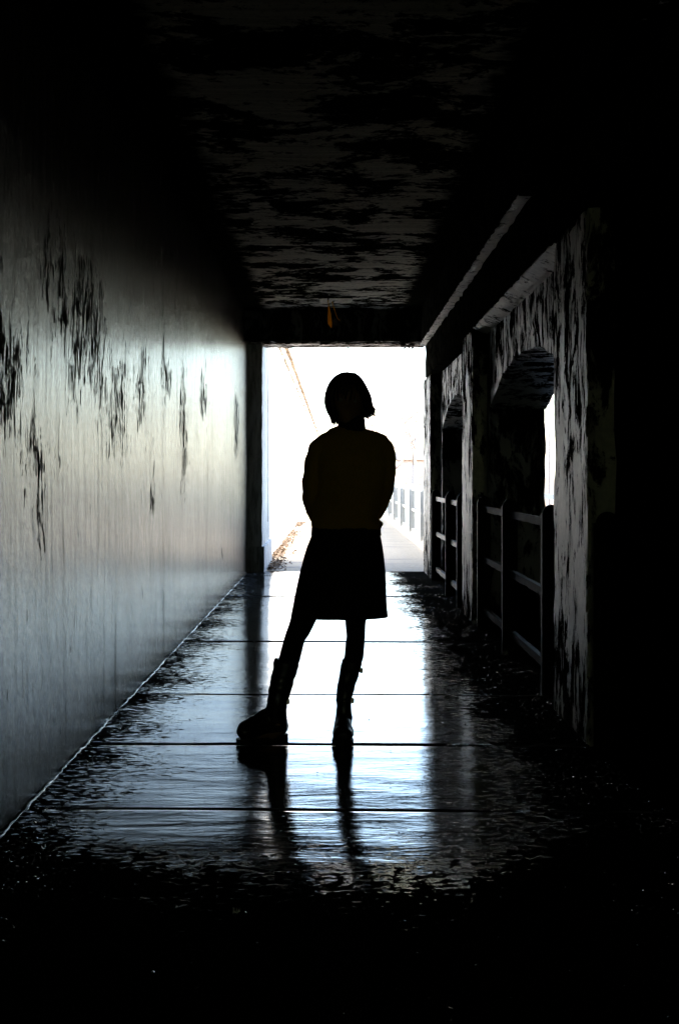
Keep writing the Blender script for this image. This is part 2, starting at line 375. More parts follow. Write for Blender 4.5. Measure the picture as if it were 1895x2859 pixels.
# ------------------------------------------------------------------ arcade on the right
XP, XI, XO = 1.16, 1.28, 1.75
arc = empty('arcade', (1.45, 9, 0)); tag(arc, 'flaking concrete arcade of square pillars and low arches along the right side', 'arcade')
pill = [(17.1, 18.35), (11.9, 12.85), (6.5, 7.5), (1.15, 2.1), (-4.15, -3.2), (-9.0, -8.5)]
bm = bmesh.new()
rough_box(bm, XP, XO+.1, Y0, YE-.35, 2.475, 2.88, .09, .004, .012, 1)
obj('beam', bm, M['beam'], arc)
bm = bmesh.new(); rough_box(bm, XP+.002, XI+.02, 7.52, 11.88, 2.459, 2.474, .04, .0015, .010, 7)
bmesh.ops.rotate(bm, cent=(XP, 9, 2.474), matrix=Matrix.Rotation(R(20), 3, 'Y'), verts=bm.verts)  # tilted so the strip catches more light
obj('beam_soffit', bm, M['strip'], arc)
bm = bmesh.new(); rough_box(bm, 1.085, XO+.1, Y0, YE-.35, 2.896, 3.34, .09, .006, .02, 2)
obj('cornice', bm, M['beam'], arc)
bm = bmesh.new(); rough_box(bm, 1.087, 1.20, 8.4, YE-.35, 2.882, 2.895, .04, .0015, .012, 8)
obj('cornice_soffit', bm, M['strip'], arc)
bm = bmesh.new(); rough_box(bm, 1.087, 1.20, Y0, 8.395, 2.882, 2.895, .06, .0015, .012, 9)
obj('cornice_soffit', bm, M['soffit'], arc)
for i, (a, b) in enumerate(pill):
    bm = bmesh.new(); top = 2.458
    rough_box(bm, XP, XO, a, b, -.03, top, .035 if i < 3 else .15, .005, .02, 3+i)
    obj('pillar', bm, M['arcade'], arc)
def arch_h(y, c, hw, spring=1.78, crown=2.07):
    t = min(1, abs(y-c)/hw); return spring+(crown-spring)*(1-t**2.0)
bays = [(12.85, 17.1, 14.95, 1.80), (7.5, 11.9, 9.68, 2.02)]
for bi, (a, b, c, hw) in enumerate(bays):
    bm = bmesh.new(); jag = .035
    ys = [a]; n = 70
    ys += [c-hw+2*hw*i/n for i in range(n+1)] + [b]
    nzz = 10
    fi = []; fo = []
    for i, y in enumerate(ys):
        hi = arch_h(y, c, hw); 
        ji = max(0, noise.noise(Vector((y*5, 2.2, bi)))+.5*noise.noise(Vector((y*14, 1, bi))))*jag*1.6
        fi.append([bm.verts.new((XI + .001 + noise.noise(Vector((y*3, q*.8, bi)))*.006, y, (hi+ji)*(1-q/nzz)+2.459*q/nzz)) for q in range(nzz+1)])
        fo.append([bm.verts.new((XO-.002, y, hi*(1-q/nzz)+2.459*q/nzz)) for q in range(nzz+1)])
    for i in range(len(ys)-1):
        if i == 0 or i == len(ys)-2: continue
        for q in range(nzz):
            bm.faces.new((fi[i][q], fi[i+1][q], fi[i+1][q+1], fi[i][q+1])); bm.faces.new((fo[i][q], fo[i][q+1], fo[i+1][q+1], fo[i+1][q]))
        mid0 = bm.verts.new((XI+.03, ys[i], arch_h(ys[i], c, hw))); mid1 = bm.verts.new((XI+.03, ys[i+1], arch_h(ys[i+1], c, hw)))
        bm.faces.new((fi[i][0], mid0, mid1, fi[i+1][0])); bm.faces.new((mid0, fo[i][0], fo[i+1][0], mid1))
    obj('arch_panel', bm, M['arcade'], arc)
    bm = bmesh.new()
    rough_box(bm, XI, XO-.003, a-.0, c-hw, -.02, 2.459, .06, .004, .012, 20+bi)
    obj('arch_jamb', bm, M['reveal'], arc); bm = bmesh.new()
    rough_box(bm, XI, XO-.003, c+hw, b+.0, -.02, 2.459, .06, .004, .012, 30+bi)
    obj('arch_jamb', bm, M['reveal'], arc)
    bm = bmesh.new(); rough_box(bm, XO-.08, XO-.005, c-hw, c+hw, -.02, .33, .08, .003, .01, 40+bi)
    obj('arch_sill', bm, M['reveal'], arc)
bm = bmesh.new(); rough_box(bm, XI, XO-.003, Y0, 6.5, -.02, 2.459, .15, .006, .01, 44); obj('added_dark_panel', bm, M['grime_shade'], arc)  # panel added to close the near arches and keep this bay black

# ------------------------------------------------------------------ tunnel mouth
po = empty('portal', (0, 18.3, 0)); tag(po, 'square concrete mouth frame at the bright far end of the underpass', 'portal')
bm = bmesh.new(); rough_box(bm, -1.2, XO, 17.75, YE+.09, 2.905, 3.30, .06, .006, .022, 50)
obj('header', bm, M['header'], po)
bm = bmesh.new(); rough_box(bm, -.9, XP, 17.83, YE+.05, 2.888, 2.903, .035, .002, .02, 55)
M['under'] = arcade_mat('pink_lit_chipped_render', (.05, .035, .025), (.62, .48, .42), .47)  # pale pink stands in for outdoor light on the chipped underside
obj('header_soffit', bm, M['under'], po)
bm = bmesh.new(); rough_box(bm, -1.5, -.905, 18.12, 20.35, .33, 3.3, .08, .003, .008, 51)
jb = obj('jamb', bm, M['jamb'], po)
bm = bmesh.new(); rough_box(bm, -1.5, -.878, 18.10, 20.40, -.02, .335, .06, .003, .008, 52); obj('plinth', bm, M['jamb'], po)
bm = bmesh.new(); box(bm, -.9065, -.9035, 19.6, 19.68, .6, 3.2); obj('groove', bm, M['grime_shade'], po)
# ragged lump hanging under the right end of the header
bm = bmesh.new(); rr = random.Random(5)
for i in range(16):
    ball(bm, (.925+rr.uniform(-.06, .075), 17.86+rr.uniform(-.05, .05), 2.878-abs(rr.gauss(0, .020))), rr.uniform(.010, .024), 1, (1.3, 1, .8))
lump = bpy.data.objects.new('x', None); bpy.data.objects.remove(lump)
tag(obj('bird_nest', bm, M['leaf']), 'small ragged dark clump hanging under the right end of the mouth beam', 'nest')

# ------------------------------------------------------------------ railings
def post_plate(bm, x, y, h, wd=.105, th=.014):
    """flat steel post with rounded top, plate lying across the path"""
    prof = [(0, -.02), (0, h-wd*.55)] + [(wd/2-wd/2*math.cos(math.pi*t/10), h-wd*.55+wd*.55*math.sin(math.pi*t/10)) for t in range(1, 10)] + [(wd, h-wd*.55), (wd, -.02)]
    f = [bm.verts.new((x+u, y-th/2, v)) for u, v in prof]; b = [bm.verts.new((x+u, y+th/2, v)) for u, v in prof]
    bm.faces.new(f); bm.faces.new(b[::-1])
    for i in range(len(f)): j = (i+1) % len(f); bm.faces.new((f[i], b[i], b[j], f[j]))
    # flange folded along the path-side edge
    box(bm, x-.004, x+.0, y-.03, y+.03, -.02, h-wd*.5)
def railing(label, x, y0, y1, posts, mr, mp, group=None, sheet=False, hs=(.96, .55, .135)):
    t = empty('railing', (x, (y0+y1)/2, 0)); tag(t, label, 'railing', group)
    for h in hs:
        bm = bmesh.new(); rough_box(bm, x+.035, x+.07, y0, y1, h-.022, h+.028, .12, .0015, .003, int(h*9)); obj('rail', bm, mr, t)
    for py in posts:
        bm = bmesh.new(); post_plate(bm, x-.01, py, 1.07); obj('post', bm, mp, t)
    if sheet:
        bm = bmesh.new(); n = int((y1-y0)/.05); prev = None
        for i in range(n+1):
            y = y0+(y1-y0)*i/n; xx = x+.10+.014*math.sin(i*math.pi/2)
            c0, c1 = bm.verts.new((xx, y, .16)), bm.verts.new((xx, y, .95))
            if prev: bm.faces.new((prev[0], c0, c1, prev[1]))
            prev = (c0, c1)
        o = obj('sheet_panel', bm, mr if False else M['sheet'], t); s = o.modifiers.new('s', 'SOLIDIFY'); s.thickness = .002
    return t
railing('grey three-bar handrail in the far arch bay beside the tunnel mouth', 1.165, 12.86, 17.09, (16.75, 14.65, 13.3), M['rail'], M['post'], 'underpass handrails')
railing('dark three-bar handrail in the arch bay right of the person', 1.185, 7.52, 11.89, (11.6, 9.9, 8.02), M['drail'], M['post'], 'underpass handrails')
railing('near black handrail in the unlit bay at the right edge', 1.185, 2.12, 6.49, (6.38, 4.5, 2.9), M['grime_shade'], M['grime_shade'], 'underpass handrails')  # shade of the unlit bay put into this railing's colour
railing('pale outdoor railing with corrugated sheet panels beyond the tunnel mouth', 1.56, 18.5, 75, [21.5+3.8*i for i in range(14)], M['wrail'], M['gpost'], None, True)

# ------------------------------------------------------------------ outside
bm = bmesh.new(); box(bm, -.96, 1.75, YE+.05, 90, -.25, -.006)
tag(obj('path', bm, M['path']), kind='structure')
bm = bmesh.new()
n = 60; S = 900
g = [[bm.verts.new((-S+2*S*i/n, -200+1500*j/n, -.42)) for i in range(n+1)] for j in range(n+1)]
for j in range(n):
    for i in range(n): bm.faces.new((g[j][i], g[j][i+1], g[j+1][i+1], g[j+1][i]))
tag(obj('ground', bm, M['grass']), kind='structure')
bm = bmesh.new(); box(bm, 2.3, 6.2, -120, 400, -.6, -.40)
tag(obj('road', bm, M['asphalt']), kind='structure')
bm = bmesh.new()
for xx in (2.5, 5.9): box(bm, xx, xx+.12, -120, 400, -.398, -.394)
for i in range(60): box(bm, 4.2, 4.32, -60+6*i, -57+6*i, -.398, -.394)
tag(obj('road_markings', bm, M['wrail']), kind='structure')
# white retaining wall beyond the mouth on the left
rw = empty('retaining_wall', (-1, 22, 0)); tag(rw, 'white retaining wall with stained cornice running on beyond the tunnel mouth', 'wall')
bm = bmesh.new(); box(bm, -1.6, -.95, 20.4, 95, -.4, 3.45); obj('wall_face', bm, M['white'], rw)
bm = bmesh.new(); rough_box(bm, -1.65, -.90, 20.4, 95, 3.452, 3.62, .5, .004, .02, 61); obj('cornice', bm, M['cornice'], rw)
bm = bmesh.new(); rough_box(bm, -1.68, -.86, 20.4, 95, 3.70, 3.86, .5, .004, .02, 62); box(bm, -1.6, -.95, 20.4, 95, 3.61, 3.71); obj('coping', bm, M['cornice'], rw)
bm = bmesh.new()
for i in range(18): box(bm, -.952, -.925, 22.2+4*i, 22.5+4*i, -.1, 3.451)
obj('pilaster_strips', bm, M['white'], rw)
# dry leaves along the foot of that wall
bm = bmesh.new(); rr = random.Random(11)
def leaf(bm, p, s, rr):
    m = Matrix.Rotation(rr.uniform(0, 6.3), 3, 'Z') @ Matrix.Rotation(rr.uniform(-.8, .8), 3, 'X') @ Matrix.Rotation(rr.uniform(-.8, .8), 3, 'Y')
    q = [bm.verts.new(Vector(p)+m @ (Vector(v)*s)) for v in ((-1, 0, 0), (0, -.5, .1), (1, 0, .2), (0, .5, .1))]
    bm.faces.new(q)
for i in range(1500):
    y = 18.6 + abs(rr.gauss(0, 1))*1.2 if i % 5 == 0 else rr.choice((21.8, 23.5, 26.5, 30, 36))+rr.gauss(0, .9)
    if y < 18.5: continue
    base = -.86 if y < 20.5 else -.93
    leaf(bm, (base+abs(rr.gauss(0, .10)), y, rr.uniform(0, .05)), rr.uniform(.015, .04), rr)
tag(obj('dry_leaves', bm, M['leaf']), 'brown dry leaves drifted along the foot of the white wall', 'leaves', kind='stuff')

# bare trees
def make_tree(name, seed, h):
    rr = random.Random(seed); root = empty(name, (0, 0, 0))
    bt = bmesh.new(); bc = bmesh.new()
    def grow(p, d, L, r, lvl):
        pts = [p]; rs = [r]; q = p.copy(); dd = d.copy()
        for i in range(4):
            dd = (dd+Vector((rr.uniform(-.14, .14), rr.uniform(-.14, .14), rr.uniform(-.03, .12)))).normalized(); q = q+dd*L/4; pts.append(q.copy()); rs.append(r*(1-.16*(i+1)))
        tube(bt if lvl == 0 else bc, pts, rs, 8 if lvl == 0 else 4 if lvl < 3 else 3, cap=lvl < 2)
        if lvl < 5:
            for b in range(4 if lvl < 2 else 3):
                t = rr.uniform(.35, 1); idx = min(3, int(t*4)); s = pts[idx].lerp(pts[idx+1], t*4-idx if t < 1 else 1)
                ax = Vector((rr.uniform(-1, 1), rr.uniform(-1, 1), rr.uniform(.1, .9))).normalized()
                grow(s, (dd*.55+ax*.75).normalized(), L*rr.uniform(.52, .72), r*.5, lvl+1)
    grow(Vector((0, 0, 0)), Vector((0, 0, 1)), h*.42, h*.02, 0)
    obj('trunk', bt, M['bark'], root, world=False); obj('branches', bc, M['twig'], root, world=False)
    return root
def copy_tree(o):
    c = o.copy(); COL.objects.link(c)
    for ch in o.children:
        d = ch.copy(); COL.objects.link(d); d.parent = c
    return c
t1 = make_tree('bare_tree', 1, 9); t2 = make_tree('bare_tree', 7, 9)
spots = [(3.5, 78, 1.0, 'tallest bare tree showing over the railing at the right of the tunnel mouth'), (1.6, 96, 1.2, 'bare tree straight beyond the end of the path'),
         (-3.4, 62, .9, 'bare tree behind the white retaining wall'), (-4.5, 84, 1.2, 'bare tree far back behind the retaining wall'), (6.2, 110, 1.3, 'wide bare tree far off right of the path'),
         (13.5, 70, 1.1, 'bare tree beyond the road verge'), (18, 88, 1.3, 'bare tree in the field across the road'), (22, 60, 1.0, 'small bare tree well right of the road'), (-1.2, 125, 1.4, 'distant bare tree left of the path end')]
used = set()
for i, (x, y, s, lab) in enumerate(spots):
    src = t1 if i % 2 == 0 else t2
    o = src if i < 2 else copy_tree(src)
    o.location = (x, y, -.42); o.scale = (s, s, s); o.rotation_euler = (0, 0, i*1.3); tag(o, lab, 'tree', 'bare trees beyond the underpass')
# brick building and pole seen far off
bd = empty('brick_building', (5.6, 118, -.42)); tag(bd, 'small pinkish brick building far beyond the railing', 'building')
bm = bmesh.new(); box(bm, 5.5, 8.2, 118, 124, -.42, 2.6); obj('wall', bm, M['brick'], bd)
bm = bmesh.new(); v = [bm.verts.new(p) for p in ((5.3, 117.6, 2.6), (8.4, 117.6, 2.6), (8.4, 124.4, 2.6), (5.3, 124.4, 2.6), (5.3, 121, 3.6), (8.4, 121, 3.6))]
for f in ((0, 1, 5, 4), (2, 3, 4, 5), (1, 2, 5), (3, 0, 4), (0, 3, 2, 1)): bm.faces.new([v[i] for i in f])
rf = obj('roof', bm, M['cornice'], bd)
bm = bmesh.new(); box(bm, 6.2, 6.8, 120.6, 121.4, 3.2, 4.6); ch = obj('chimney', bm, M['brick'], bd)
for xx in (5.9, 7.1):
    bm = bmesh.new(); box(bm, xx, xx+.9, 117.96, 118.0, .5, 1.4); obj('window', bm, M['cornice'], bd)
def pole(x, y, lab):
    t = empty('utility_pole', (x, y, -.42)); tag(t, lab, 'pole', 'utility poles along the road')
    bm = bmesh.new(); tube(bm, [(x, y, -.5), (x, y, 7.5)], [.14, .10], 10); obj('shaft', bm, M['bark'], t)
    bm = bmesh.new(); box(bm, x-.9, x+.9, y-.06, y+.06, 6.9, 7.05); obj('crossarm', bm, M['bark'], t)
pole(12.2, 80, 'wooden utility pole seen through the gap of the near arch'); pole(11.6, 45, 'nearer wooden utility pole beside the road')
gr = empty('guardrail', (11, 60, -.42)); tag(gr, 'low grey metal guardrail on the far edge of the road', 'guardrail')
bm = bmesh.new()
box(bm, 10.9, 10.96, 20, 160, .05, .33); obj('beam', bm, M['gpost'], gr)
for i in range(24):
    bm = bmesh.new(); box(bm, 10.97, 11.05, 21+i*5.8, 21.08+i*5.8, -.42, .3); obj('post', bm, M['gpost'], gr)

# ------------------------------------------------------------------ broken ceiling lamp
cl = empty('ceiling_lamp', (0, 16.5, 3.3)); tag(cl, 'broken white ceiling lamp with yellow cable hanging near the tunnel mouth', 'lamp')
def shard(name, outline_, mat):
    bm = bmesh.new(); f = [bm.verts.new((u, 16.5-(3.3-v)*.15, v)) for u, v in outline_]; bm.faces.new(f)
    o = obj(name, bm, mat, cl); m = o.modifiers.new('s', 'SOLIDIFY'); m.thickness = .003
bm = bmesh.new(); box(bm, -.16, .22, 16.52, 16.6, 3.285, 3.305); obj('housing', bm, M['header'], cl)
shard('diffuser', ((-.16, 3.285), (-.07, 3.293), (-.068, 3.255), (-.075, 3.238), (-.13, 3.236), (-.158, 3.25)), M['lampw'])
shard('diffuser', ((-.052, 3.29), (.21, 3.292), (.222, 3.275), (.212, 3.258), (.10, 3.245), (.05, 3.236), (.0, 3.237), (.01, 3.252), (.07, 3.262), (.0, 3.266), (-.03, 3.24), (-.055, 3.236)), M['lampw'])
bm = bmesh.new(); tube(bm, [(-.06, 16.5, 3.27), (-.055, 16.5, 3.2), (-.047, 16.5, 3.1), (-.04, 16.5, 3.0), (-.025, 16.5, 2.95)], [.004, .005, .020, .024, .004], 8); obj('cable_sleeve', bm, M['yellow'], cl)
bm = bmesh.new(); tube(bm, [(-.02, 16.5, 3.27), (.0, 16.48, 3.2), (.02, 16.47, 3.13), (.045, 16.47, 3.06), (.075, 16.47, 3.03)], .004, 6); obj('wire', bm, M['yellow'], cl)

# ------------------------------------------------------------------ grit and litter on the floor
bm = bmesh.new(); rr = random.Random(21)
def pebble(x, y, s):
    m = Matrix.Rotation(rr.uniform(0, 6.3), 3, 'Z')
    vs = [bm.verts.new(Vector((x, y, .001))+m @ Vector((a*s*rr.uniform(.7, 1.2), b*s*rr.uniform(.6, 1.1), c*s*.7))) for a, b, c in ((1,0,.2),(0,1,.2),(-1,0,.2),(0,-1,.2),(0,0,1))]
    for f in ((0,1,4),(1,2,4),(2,3,4),(3,0,4)): bm.faces.new([vs[i] for i in f])
for i in range(9000):
    y = 3.0+15*rr.random()**1.6; kx = rr.random()
    if kx < .42: x = -1.11+abs(rr.gauss(0, .17))
    elif kx < .66: x = 1.2-abs(rr.gauss(0, .28))
    else: x = rr.uniform(-1.1, 1.2)
    if kx >= .66 and rr.random() < .6: continue
    if noise.noise(Vector((x*2.3, y*1.5, 9))) < -.1 and rr.random() < .75: continue
    pebble(x, y, min(.011, .0022+abs(rr.gauss(0, .0022))))
tag(obj('floor_grit', bm, M['stone']), 'fine wet grit scattered over the underpass floor', 'grit', kind='stuff')
def scrap(x, y, s, lab, tall=.02):
    bm = bmesh.new(); rr = random.Random(int(x*100+y*10))
    n = 6; g = [[bm.verts.new((x+s*(i/n-.5), y+s*.6*(j/n-.5), .004+tall*abs(noise.noise(Vector((i*.6+x, j*.6+y, 1))))*1.6)) for i in range(n+1)] for j in range(n+1)]
    for j in range(n):
        for i in range(n): bm.faces.new((g[j][i], g[j][i+1], g[j+1][i+1], g[j+1][i]))
    o = obj('paper_scrap', bm, M['paper'], smooth=True); s_ = o.modifiers.new('s', 'SOLIDIFY'); s_.thickness = .0015; tag(o, lab, 'litter', 'scraps of litter')
scrap(1.17, 11.75, .05, 'crumpled pale scrap at the foot of the middle pillar', .05)
scrap(1.17, 9.72, .04, 'crumpled pale scrap at the foot of the handrail post', .04)
scrap(.12, 4.34, .03, 'thin pale scrap on the dark floor nearest the camera', .01)
scrap(-.27, 3.98, .02, 'tiny pale scrap on the dark floor at lower left', .02)

# ------------------------------------------------------------------ the person
PY = 6.58; K = 501.7
def P(x, y, dy=0): return Vector(((x-770)/K, PY+dy, (1717-y)/K))
ps = empty('person', (P(790, 1717).x, PY, 0)); tag(ps, 'person in rust sweater, short black skirt and tall boots standing mid-tunnel facing the camera', 'person')
# --- limbs described once: (px x, px y, dy, radius)
legL = [(772, 1262, .02, .082), (745, 1320, .015, .078), (716, 1390, .01, .066), (698, 1437, .0, .056), (690, 1457, .0, .052), (681, 1474, .0, .047), (674, 1501, .012, .0485), (668, 1524, .015, .0485), (656, 1565, .015, .044), (645, 1610, .01, .034), (640, 1650, .01, .030), (640, 1680, .0, .030)]
legR = [(842, 1262, .02, .082), (836, 1330, .02, .076), (826, 1400, .02, .058), (821, 1440, .02, .0475), (822, 1474, .02, .043), (820, 1495, .03, .0445), (818, 1520, .035, .0445), (808, 1560, .04, .038), (797, 1610, .05, .029), (794, 1650, .05, .028), (794, 1685, .04, .028)]
armL = [(777, 1007, .0, .034), (752, 1021, .0, .043), (736, 1036, .0, .049), (727, 1062, .01, .0475), (721, 1098, .02, .046), (718, 1134, .035, .0455), (719, 1152, .05, .045), (727, 1180, .10, .042), (735, 1202, .15, .037), (752, 1214, .18, .034), (775, 1220, .185, .032)]
armR = [(848, 1006, .0, .034), (870, 1019, .0, .043), (885, 1034, .0, .0495), (891, 1056, .005, .047), (893, 1078, .01, .0455), (891, 1112, .02, .0445), (886, 1140, .045, .044), (878, 1163, .08, .042), (868, 1184, .12, .038), (858, 1200, .155, .035), (838, 1212, .18, .033), (818, 1219, .19, .032)]
def limb(bm, L, dr=0, s0=0, s1=None, seg=18):
    L = L[s0:s1]; tube(bm, [P(a, b, c) for a, b, c, r in L], [max(.012, r+dr) for a, b, c, r in L], seg)
def torso(bm, rows, dr=0, seg=28):
    pts = [P((a+b)/2, y, dy) for y, a, b, ry, dy in rows]
    tube(bm, pts, [((b-a)/2/K+dr, ry+dr) for y, a, b, ry, dy in rows], seg, up=(0, 1, 0))
TR = [(985, 783, 843, .055, .01), (994, 762, 862, .070, .01), (1003, 744, 878, .083, .01), (1016, 732, 894, .093, .01), (1035, 728, 900, .103, .01), (1070, 730, 898, .113, .0), (1110, 735, 890, .112, .0), (1150, 732, 884, .105, .01), (1185, 724, 878, .105, .01), (1208, 716, 884, .112, .01), (1222, 721, 879, .112, .01)]
# body: one continuous surface
bm = bmesh.new()
HC = P(803, 928, -.01); tilt = Matrix.Rotation(R(5), 3, 'Y')
# skull, jaw and face as a shaped sphere
g = bmesh.ops.create_uvsphere(bm, u_segments=64, v_segments=48, radius=1)['verts']
for v in g:
    n = v.co.copy(); x, y, z = n
    wx, dp, hz = .072, .092, .108
    if z < 0: wx *= 1-.34*(-z)**1.5; dp *= 1-.18*(-z)**1.4
    p = Vector((x*wx, y*dp, z*hz))
    if y < 0:
        f = -y
        def G(cx, cz, sx, sz): return math.exp(-((p.x-cx)/sx)**2-((p.z-cz)/sz)**2)*f
        p.y -= .022*G(0, -.026, .010, .016) + .012*G(0, -.008, .007, .02)      # nose
        p.y -= .007*G(0, -.060, .020, .006) - .003*G(0, -.0605, .016, .002)     # lips
        p.y -= .010*G(0, -.092, .02, .012)                                      # chin
        p.y += .009*(G(.030, .004, .014, .010)+G(-.030, .004, .014, .010))      # sockets
        p.y -= .004*(G(.030, .022, .02, .006)+G(-.030, .022, .02, .006))        # brows
    v.co = HC + tilt @ p
for s in (-1, 1):   # ears
    ball(bm, HC+tilt @ Vector((s*.073, .008, -.012)), .030, 2, (.32, .6, 1))
tube(bm, [P(806, 950, .01), P(811, 975, .012), P(813, 1000, .012)], [.052, .050, .062], 20)
torso(bm, TR+[(1250, 735, 872, .105, .01), (1290, 725, 882, .12, .01)], -.018)
limb(bm, legL, -.008); limb(bm, legR, -.008)
limb(bm, armL, -.014); limb(bm, armR, -.014)
# feet inside the boots
tube(bm, [P(646, 1690, .06), P(625, 1700, .03), P(590, 1704, -.02), P(570, 1706, -.05)], [.028, .032, .028, .018], 12)
tube(bm, [P(794, 1688, .09), P(794, 1695, .03), P(793, 1703, -.04), P(793, 1705, -.08)], [.03, .032, .03, .018], 12)
# hands clasped behind the back: palm, four fingers, thumb each
def hand(bm, wrist, tip_dir, down, side):
    """wrist: world pos; tip_dir: along the fingers; down: palm-side normal; side: towards thumb"""
    t, d, s = tip_dir.normalized(), down.normalized(), side.normalized()
    tube(bm, [wrist-t*.03, wrist+t*.015, wrist+t*.05, wrist+t*.085], [(.024, .018), (.030, .017), (.039, .015), (.036, .012)], 16, up=tuple(d))
    for i, (o, L) in enumerate(((.027, .070), (.0095, .078), (-.0085, .072), (-.0265, .058))):
        b = wrist+t*.078+s*o; p1 = b+(t*.9+d*.25).normalized()*L*.42; p2 = p1+(t*.55+d*.8).normalized()*L*.32; p3 = p2+(t*.1+d*1.).normalized()*L*.26
        tube(bm, [b-t*.02, b, p1, p2, p3], [.0085, .0095, .0088, .008, .006], 10)
    b = wrist+t*.022+s*.026; p1 = b+(t*.6+s*.75+d*.2).normalized()*.036; p2 = p1+(t*.9+s*.2+d*.35).normalized()*.03; p3 = p2+(t*.9+d*.4).normalized()*.022
    tube(bm, [b-s*.012, b, p1, p2, p3], [.012, .0125, .011, .0095, .007], 10)
wl = P(775, 1220, .185); wr = P(818, 1219, .19)
hand(bm, wl+Vector((.0, .0, 0)), Vector((1, .15, -.35)), Vector((.15, -1, .1)), Vector((.35, 0, 1)))
hand(bm, wr+Vector((.0, .035, 0)), Vector((-1, .12, -.35)), Vector((-.1, -1, .1)), Vector((-.35, 0, 1)))
me = fuse(bm, .0042, 2); link_mesh('body', me, M['skin'], ps, True)
for s in (-1, 1):
    bm = bmesh.new(); ball(bm, HC+tilt @ Vector((s*.030, -.070, .003)), .0125, 3); obj('eye', bm, M['eye'], ps, True)
# sweater
bm = bmesh.new(); torso(bm, TR); limb(bm, armL, .0); limb(bm, armR, .0)
tube(bm, [P(800, 1207, .01), P(800, 1224, .01)], [(.166, .115), (.160, .112)], 28, up=(0, 1, 0))
ball(bm, P(880, 1210, .0), .020, 2, (.7, 1, .8))
me = fuse(bm, .007, 3, .0065, 10, 2, (1, 1, 1.6)); link_mesh('sweater', me, M['sweater'], ps, True)
bm = bmesh.new(); tube(bm, [P(810, 962, .01), P(812, 972, .012), P(812, 986, .012), P(812, 1000, .01)], [.058, .0625, .066, .074], 32)
me = fuse(bm, .006, 2, .002, 30, 1, (1, 1, .3)); link_mesh('collar', me, M['collar'], ps, True)
# skirt
SK = [(1216, 724, 876, .108), (1236, 720, 879, .112), (1262, 709, 884, .124), (1284, 702, 887, .132), (1320, 692, 891, .142), (1363, 683, 892.5, .15), (1400, 676, 894, .158), (1427, 671, 897, .163)]
def skirt_rings(off, bm):
    rings = []
    sub = []
    for (a, b) in zip(SK, SK[1:]):
        for t in range(5): sub.append([a[i]+(b[i]-a[i])*t/5 for i in range(4)])
    sub.append(list(SK[-1])); N = 96
    for q, (y, a, b, ry) in enumerate(sub):
        t_ = q/(len(sub)-1); ring = []
        for s in range(N):
            th = 2*math.pi*s/N
            fold = noise.noise(Vector((math.cos(th)*2.6, math.sin(th)*2.6, t_*.8)))*.016*t_ + math.sin(th*9+1)*.0025*t_
            rx = (b-a)/2/K+off + (fold if abs(math.cos(th)) < .92 else fold*.35); r2 = ry+off+fold
            zz = (1717-y)/K - (.004*(a < 700 and math.cos(th) < -.8))
            ring.append(bm.verts.new(((((a+b)/2)-770)/K + rx*math.cos(th), PY+.012+r2*math.sin(th), zz+noise.noise(Vector((th*3, t_*9, 2)))*.002)))
        rings.append(ring)
    return rings
bm = bmesh.new(); ro = skirt_rings(0, bm); ri = skirt_rings(-.006, bm); N = 96
for rs in (ro, ri):
    for r0, r1 in zip(rs, rs[1:]):
        for s in range(N): bm.faces.new((r0[s], r0[(s+1) % N], r1[(s+1) % N], r1[s]))
for s in range(N):
    bm.faces.new((ro[-1][s], ro[-1][(s+1) % N], ri[-1][(s+1) % N], ri[-1][s])); bm.faces.new((ro[0][s], ro[0][(s+1) % N], ri[0][(s+1) % N], ri[0][s]))
sk = obj('skirt', bm, M['skirt'], ps, True)
bm = bmesh.new(); tube(bm, [P(799.5, 1219, .012), P(799.5, 1238, .012)], [(.160, .113), (.163, .116)], 40, up=(0, 1, 0)); obj('waistband', bm, M['skirt'], ps, True)
# tights
bm = bmesh.new(); limb(bm, legL[:10], .001); limb(bm, legR[:9], .001)
me = fuse(bm, .007, 3); link_mesh('tights', me, M['tights'], ps, True)
# boots
def boot(name, shaft, foot, sole, straps, seed):
    bm = bmesh.new(); tube(bm, [P(a, b, c) for a, b, c, r in shaft], [r for *_, r in shaft], 24)
    tube(bm, [p for p, r in foot], [r for p, r in foot], 22, up=(0, 0, 1))
    me = fuse(bm, .006, 3, .004, 12, seed, (1, 1, 2.2)); 
    for v in me.vertices:
        if v.co.z < .016: v.co.z = .016
    o = link_mesh(name, me, M['boot'], ps, True)
    bm = bmesh.new(); n = len(sole)
    lo = [bm.verts.new((p.x, p.y, .001)) for p in sole]; up = [bm.verts.new((p.x, p.y, .024)) for p in sole]
    bm.faces.new(lo[::-1]); bm.faces.new(up)
    for i in range(n): bm.faces.new((lo[i], lo[(i+1) % n], up[(i+1) % n], up[i]))
    s = obj('sole', bm, M['sole'], None); s.parent = o
    for (a, b, c, r, bx) in straps:
        bm = bmesh.new(); tube(bm, [P(a, b-3.5, c), P(a, b+3.5, c)], [r, r], 28); q = obj('strap', bm, M['boot'], None, True); q.parent = o
        bm = bmesh.new(); cc = P(a+bx*r*K, b, c-.01); box(bm, cc.x-.008, cc.x+.008, cc.y-.014, cc.y+.014, cc.z-.012, cc.z+.012)
        bmesh.ops.bevel(bm, geom=bm.edges[:], offset=.003, segments=2, affect='EDGES')
        q = obj('buckle', bm, M['buckle'], None); q.parent = o
    return o
def outline(pts, wds):
    """closed sole outline round a centre line"""
    L, Rr = [], []
    for i, (p, wd) in enumerate(zip(pts, wds)):
        d = (pts[min(i+1, len(pts)-1)]-pts[max(i-1, 0)]); d.z = 0; d.normalize(); s = Vector((-d.y, d.x, 0))
        L.append(p+s*wd); Rr.append(p-s*wd)
    return L+Rr[::-1]
def W(x, y, z): return Vector((x, y, z))
